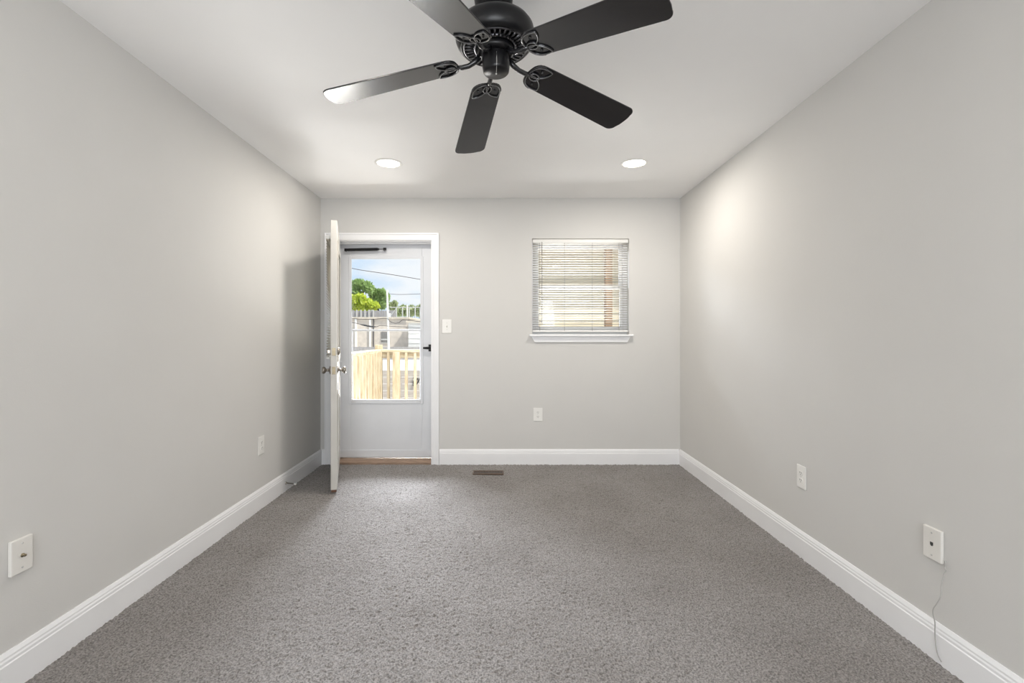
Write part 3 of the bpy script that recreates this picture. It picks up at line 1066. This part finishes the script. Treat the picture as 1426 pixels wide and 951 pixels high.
for x in (1.1, 2.1):
    MB().box((x - 0.0445, YR - 0.110, -0.057), (x + 0.0445, YR - 0.021, RT - 0.037)).build('rail_post', M['pine'], rl, local=False, bevel=0.004)
MB().box((XC - 0.085, YR + 0.019, -0.057), (XC + 0.004, YR + 0.10, RT + 0.065)).build('rail_post', M['pine'], rl, local=False, bevel=0.004)
x = px(529.6, 500, YR).x
k = 0
x0 = x
while x < 2.0:
    if abs(x - px(553.5, 500, YR).x) > 0.06:
        MB().box((x - 0.018, YR - 0.058, 0.0), (x + 0.018, YR - 0.0205, RT - 0.037)).build('baluster', M['pine'], rl, local=False, bevel=0.002)
    k += 1
    x = x0 + 0.1225 * k
for k in range(15):
    y = YR - 0.16 - k * 0.122
    if y < YB + 0.15:
        break
    MB().box((XC + 0.0185, y - 0.018, 0.0), (XC + 0.056, y + 0.018, RT - 0.037)).build('baluster', M['pine'], rl, local=False, bevel=0.002)

# weathered horizontal-board fence at the end of the yard
YF = 9.5
zt = px(560, 514, YF).z
fe = tag(empty('board_fence', (0, YF, GZ)), 'weathered horizontal-board fence seen between the deck balusters', 'fence')
b = MB()
z = GZ + 0.05
while z < zt - 0.02:
    b.box((-12, YF, z), (4, YF + 0.022, min(z + 0.128, zt)))
    z += 0.136
b.build('board_panel', M['greywood'], fe, local=False)
for x in (-11.7, -9.3, -6.9, -4.5, -2.1, 0.3, 2.7):
    MB().box((x - 0.045, YF + 0.023, GZ), (x + 0.045, YF + 0.11, zt - 0.03)).build('fence_post', M['greywood'], fe, local=False)

# black bent wire hook hanging on that fence
q = px(580, 531, YF)
b = MB()
b.tube(smooth_path([Vector((q.x - 0.06, YF - 0.02, q.z + 0.07)), Vector((q.x + 0.03, YF - 0.02, q.z + 0.05)), Vector((q.x - 0.05, YF - 0.02, q.z)),
                    Vector((q.x - 0.06, YF - 0.02, q.z - 0.08)), Vector((q.x + 0.01, YF - 0.02, q.z - 0.05)), Vector((q.x + 0.07, YF - 0.02, q.z + 0.06))]), 0.012, 8)
tag(b.build('hose', M['cable']), 'short dark looped hose on the weathered fence', 'hose')

# ------------------------------------------------------------------ outside: garages, poles, wires
YG = 48.0


def zpx(v, y):
    return EYE - (v - VY) / F * y


def xpx(u, y):
    return (u - VX) / F * y


g = tag(empty('garage', (xpx(530, YG), YG, GZ)), 'beige flat-roofed garage beyond the deck railing', 'garage')
b = MB()
xg0, xg1, zg = xpx(380, YG), xpx(568.5, YG), zpx(444, YG)
b.box((xg0, YG, GZ), (xg1, YG + 7, zg))
b.build('wall', M['stucco'], g, local=False)
b = MB()
b.box((xg0 - 0.15, YG - 0.2, zg), (xg1 + 0.15, YG + 7.2, zg + 0.18))
b.build('roof', M['roof'], g, local=False)
b = MB()
xa, xb, za, zc = xpx(531, YG), xpx(541.5, YG), zpx(477, YG), zpx(462, YG)
b.box((xa, YG - 0.06, za), (xb, YG - 0.001, zc))
wv = b.build('window', M['dim'], g, local=False)
b = MB()
b.box((xa - 0.06, YG - 0.10, za - 0.06), (xb + 0.06, YG - 0.062, za)).box((xa, YG - 0.10, za + 0.25), (xb, YG - 0.062, za + 0.38))
o = b.build('window_bar', M['grey'], wv, loc=g.location)
o.location = (0, 0, 0)
for uu in (496, 515.8):
    MB().box((xpx(uu, YG) - 0.09, YG - 0.14, GZ), (xpx(uu, YG) + 0.09, YG - 0.001, zg)).build('downpipe', M['white_sid'], g, local=False)
MB().box((xpx(520.3, YG) - 0.05, YG - 0.1, GZ), (xpx(520.3, YG) + 0.05, YG - 0.001, zg)).build('conduit', M['cablegrey'], g, local=False)

g2 = tag(empty('garage', (xpx(590, 46), 46, GZ)), 'white garage to the right of the beige garage', 'garage')
b = MB()
xw0, xw1 = xpx(569, 46), xpx(660, 46)
zw = zpx(449, 46)
z = GZ
while z < zw:
    b.box((xw0, 46.0 + 0.0, z), (xw1, 52, min(z + 0.46, zw)))
    b.box((xw0 - 0.02, 45.96, z + 0.05), (xw1, 46.0, min(z + 0.46, zw)))
    z += 0.48
b.build('wall', M['white_sid'], g2, local=False)
MB().box((xw0 - 0.2, 45.7, zw), (xw1 + 0.2, 52.2, zw + 0.22)).build('roof', M['roof'], g2, local=False)

hz0 = tag(empty('low_fence', (xpx(530, 44.5), 44.5, GZ)), 'low dark fence in front of the garages', 'fence')
b = MB()
for k in range(100):
    x = xpx(410, 44.5) + k * 0.135
    b.box((x, 44.5, GZ), (x + 0.12, 44.53, zpx(483.0, 44.5)))
b.build('board_panel', M['darkwood'], hz0, local=False)
for k in range(7):
    x = xpx(410, 44.5) + k * 2.0
    MB().box((x, 44.54, GZ), (x + 0.1, 44.64, zpx(482.5, 44.5))).build('fence_post', M['darkwood'], hz0, local=False)

# dark fence behind the garages
fd = tag(empty('dark_fence', (xpx(520, 60), 60, GZ)), 'tall dark plank fence behind the beige garage below the trees', 'fence')
b = MB()
x = xpx(330, 60)
while x < xpx(551, 60):
    b.box((x, 60, GZ), (x + 0.27, 60.04, zpx(432.5, 60) + random.uniform(-0.05, 0.05)))
    x += 0.29
b.build('board_panel', M['darkwood'], fd, local=False)
for uu in (497, 503, 508.5, 514, 520):
    x = xpx(uu, 60)
    MB().box((x - 0.07, 59.85, GZ), (x + 0.07, 59.99, zpx(431.5, 60))).build('fence_post', M['grey'], fd, local=False)

# chain link frame on the right
cf = tag(empty('chain_fence', (xpx(565, 58), 58, GZ)), 'pale pipe-framed chain fence beside the utility pole', 'fence')
for uu in (552, 560.5, 570, 578, 585):
    x = xpx(uu, 58)
    MB().cyl((x, 58, GZ), (x, 58, zpx(427.5, 58)), 0.07, 8).build('fence_post', M['galv'], cf, local=False)
b = MB()
b.cyl((xpx(543, 58), 58, zpx(428, 58)), (xpx(590, 58), 58, zpx(428, 58)), 0.05, 8)
b.cyl((xpx(543, 58), 58, zpx(441, 58)), (xpx(552, 58), 58, zpx(429, 58)), 0.05, 8)
b.build('top_rail', M['galv'], cf, local=False)

po = tag(empty('utility_pole', (xpx(541.5, 42), 42, GZ)), 'pale slender utility pole standing before the beige garage', 'pole')
MB().cyl((xpx(541.8, 42), 42, GZ), (xpx(539, 42), 42, zpx(404, 42)), 0.105, 14, 0.075).build('shaft', M['pole'], po, local=False)
MB().box((xpx(541, 42), 41.75, zpx(441.5, 42)), (xpx(544.2, 42), 41.95, zpx(436.5, 42))).build('meter_box', M['pole'], po, local=False)
po2 = tag(empty('utility_pole', (xpx(567.3, 56), 56, GZ)), 'short pale pole rising over the white garage', 'pole')
MB().cyl((xpx(567.5, 56), 56, GZ), (xpx(567, 56), 56, zpx(426, 56)), 0.11, 12, 0.09).build('shaft', M['pole'], po2, local=False)
MB().cyl((xpx(567, 56), 56, zpx(426, 56)), (xpx(567, 56), 56, zpx(424.8, 56)), 0.10, 12, 0.03).build('cap', M['pole'], po2, local=False)


def wire(pts, y, r, label, m='cable', splice=None):
    P = smooth_path([px(u, v, y) for u, v in pts], 5)
    o = MB().tube(P, r, 6).build('overhead_wire', M[m])
    tag(o, label, 'wire')
    if splice:
        Q = [px(u, v, y) for u, v in splice]
        MB().tube(Q, [r * 1.4] + [r * 3.0] * (len(Q) - 2) + [r * 1.4], 8).build('splice', M['cable'], o, loc=o.location)
        o.children[0].location = (0, 0, 0)
    return o


YW = 35.0
ul, ur = 440, 684
wire([(ul, 363.5), (470, 368.5), (498, 375.2), (540, 381.5), (585, 389), (640, 399), (ur, 407)], YW, 0.026, 'single dark overhead wire crossing the sky', 'cablegrey')
P0 = [(540.6, 409, 41.9), (555, 410, 41), (570, 409.8, 40), (600, 409, 38), (ur, 410, YW)]
o = MB().tube(smooth_path([px(*q) for q in P0], 5), 0.022, 6).build('overhead_wire', M['cablegrey'])
tag(o, 'thin wire running right from the pole top', 'wire')
wire([(ul, 439), (470, 441), (490, 443.5), (515, 444.5), (538, 443.5), (543, 447.5), (550, 450), (556, 449), (561, 445.5), (572, 446.5), (600, 448.5), (ur, 450)], YW, 0.022,
     'sagging dark cable above the garage roof line')
wire([(ul, 445), (470, 447), (490, 449), (502, 451.5), (512, 453.8), (524, 455), (530, 453.3), (545, 454.4), (565, 455.3), (600, 457), (ur, 456)], YW, 0.020,
     'lower dark cable with a thick splice, in front of the beige garage', 'cable', [(502.5, 452), (508, 453), (517, 454.8), (524, 455)])
for uu, vt, lab in ((ul, 352, 'tall wooden pole carrying the overhead wires, left of the deck'), (ur, 396, 'tall wooden pole carrying the overhead wires, right of the deck')):
    q = tag(empty('cable_pole', (xpx(uu, YW), YW + 0.165, GZ)), lab, 'pole')
    MB().cyl((xpx(uu, YW), YW + 0.165, GZ), (xpx(uu, YW), YW + 0.165, zpx(vt, YW)), 0.15, 14, 0.11).build('shaft', M['bark'], q, local=False)
    MB().box((xpx(uu, YW) - 0.5, YW + 0.0, zpx(vt + 6, YW)), (xpx(uu, YW) + 0.5, YW + 0.08, zpx(vt + 4, YW))).build('crossarm', M['bark'], q, local=False)


# ------------------------------------------------------------------ trees
def tree(name, y, clumps, leaf, m, label, n, trunk, group='trees behind the fence'):
    """clumps: (u, v, ru, rv) leaf masses in the picture at depth y"""
    r = tag(empty(name, (xpx(trunk, y), y, GZ)), label, 'tree', group)
    b = MB()
    tot = sum(c[2] * c[3] for c in clumps)
    for (u, v, ru, rv) in clumps:
        cx, cz, rx, rz = xpx(u, y), zpx(v, y), ru * y / F, rv * y / F
        for k in range(max(20, int(n * ru * rv / tot))):
            d = Vector((random.gauss(0, 1), random.gauss(0, 1), random.gauss(0, 1))).normalized() * random.random() ** 0.4
            c = Vector((cx + d.x * rx, y + d.y * (rx + rz) / 2, cz + d.z * rz))
            s = leaf * random.uniform(0.6, 1.3)
            R = Euler((random.uniform(0, 6.3), random.uniform(0, 6.3), random.uniform(0, 6.3))).to_matrix()
            pts = [(-s, 0, 0), (-0.3 * s, 0.42 * s, 0.10 * s), (0.4 * s, 0.38 * s, 0.12 * s), (s, 0, 0), (0.4 * s, -0.38 * s, 0.12 * s), (-0.3 * s, -0.42 * s, 0.10 * s)]
            b.add([c + R @ Vector(p) for p in pts], [(0, 1, 2, 3), (0, 3, 4, 5)])
    b.build('foliage', M[m], r, local=False)
    b = MB()
    base = Vector((xpx(trunk, y), y, GZ))
    tops = [Vector((xpx(c[0], y), y, zpx(c[1], y))) for c in clumps]
    fork = Vector((base.x, y, zpx(max(c[1] for c in clumps), y)))
    b.tube([base, (base + fork) / 2 + Vector((0.1, 0, 0)), fork], [0.28, 0.22, 0.18], 8)
    for t in tops:
        b.tube([fork - Vector((0, 0, 0.3)), (fork + t) / 2 + Vector((0.1, 0, -0.1)), t], [0.13, 0.09, 0.05], 6)
    b.build('trunk', M['bark'], r, local=False)


tree('tree', 64, [(492, 400, 9, 8), (500, 396, 8, 7), (512, 400, 8, 8), (496, 410, 10, 6), (484, 398, 9, 10)], 0.36, 'leaf_g',
     'tall loose green tree at the left of the door view', 1300, 500)
tree('tree', 62, [(494, 419, 8, 8), (502, 417, 8, 7), (510, 423, 10, 7), (490, 428, 8, 7), (503, 428, 11, 6), (520, 426, 8, 5)], 0.33, 'leaf_y',
     'bright yellow-green bushy tree low at the left of the door view', 2600, 502)
tree('tree', 66, [(522, 410, 8, 7), (530, 408, 7, 6), (536, 414, 6, 6), (524, 419, 10, 6), (533, 423, 7, 6)], 0.34, 'leaf_g',
     'mid-green rounded tree just left of the utility pole', 1600, 526)
tree('tree', 72, [(546, 426, 4.5, 5), (550, 423, 3.5, 4), (549, 430, 5, 4)], 0.32, 'leaf_d', 'small olive tree just right of the utility pole', 450, 548)
tree('hedge', 78, [(556, 434, 5, 7), (562, 432, 5, 7), (568, 433, 6, 7), (574, 432, 6, 7), (581, 433, 6, 7), (588, 431, 6, 8), (597, 432, 8, 9)], 0.36, 'leaf_d',
     'low olive treeline at the right behind the chain fence', 1700, 570)

# ------------------------------------------------------------------ outside: seen through the blind
nh = tag(empty('neighbour_house', (2.4, 10.0, GZ)), 'tan-sided neighbouring house seen through the blind', 'house')
b = MB()
z = GZ
while z < 2.9:
    b.add([(0.35, 10.0, z), (5.2, 10.0, z), (5.2, 9.975, z + 0.002), (0.35, 9.975, z + 0.002), (0.35, 10.0, z + 0.15), (5.2, 10.0, z + 0.15)],
          [(2, 3, 4, 5), (0, 1, 2, 3)])
    z += 0.15
b.box((0.35, 10.0, GZ), (5.2, 16, 2.9))
b.build('wall', M['tan_sid'], nh, local=False)
b = MB()
b.prism([(9.6, 2.88), (9.6, 3.0), (13.0, 4.3), (16.4, 3.0), (16.4, 2.88)], 0.1, 5.45, Matrix(((0, 0, 1, 0), (1, 0, 0, 0), (0, 1, 0, 0), (0, 0, 0, 1))))
b.build('roof', M['roof'], nh, local=False)
q = px(847, 380, 6.9)
sp = tag(empty('porch_post', (q.x, 6.9, GZ)), 'brown timber post seen through the right side of the blind', 'post')
MB().box((q.x - 0.05, 6.85, GZ), (q.x + 0.05, 6.95, 3.0)).build('shaft', M['brown'], sp, local=False, bevel=0.005)
MB().box((q.x - 0.07, 6.83, 3.0), (q.x + 0.07, 6.97, 3.06)).build('cap', M['brown'], sp, local=False, bevel=0.005)
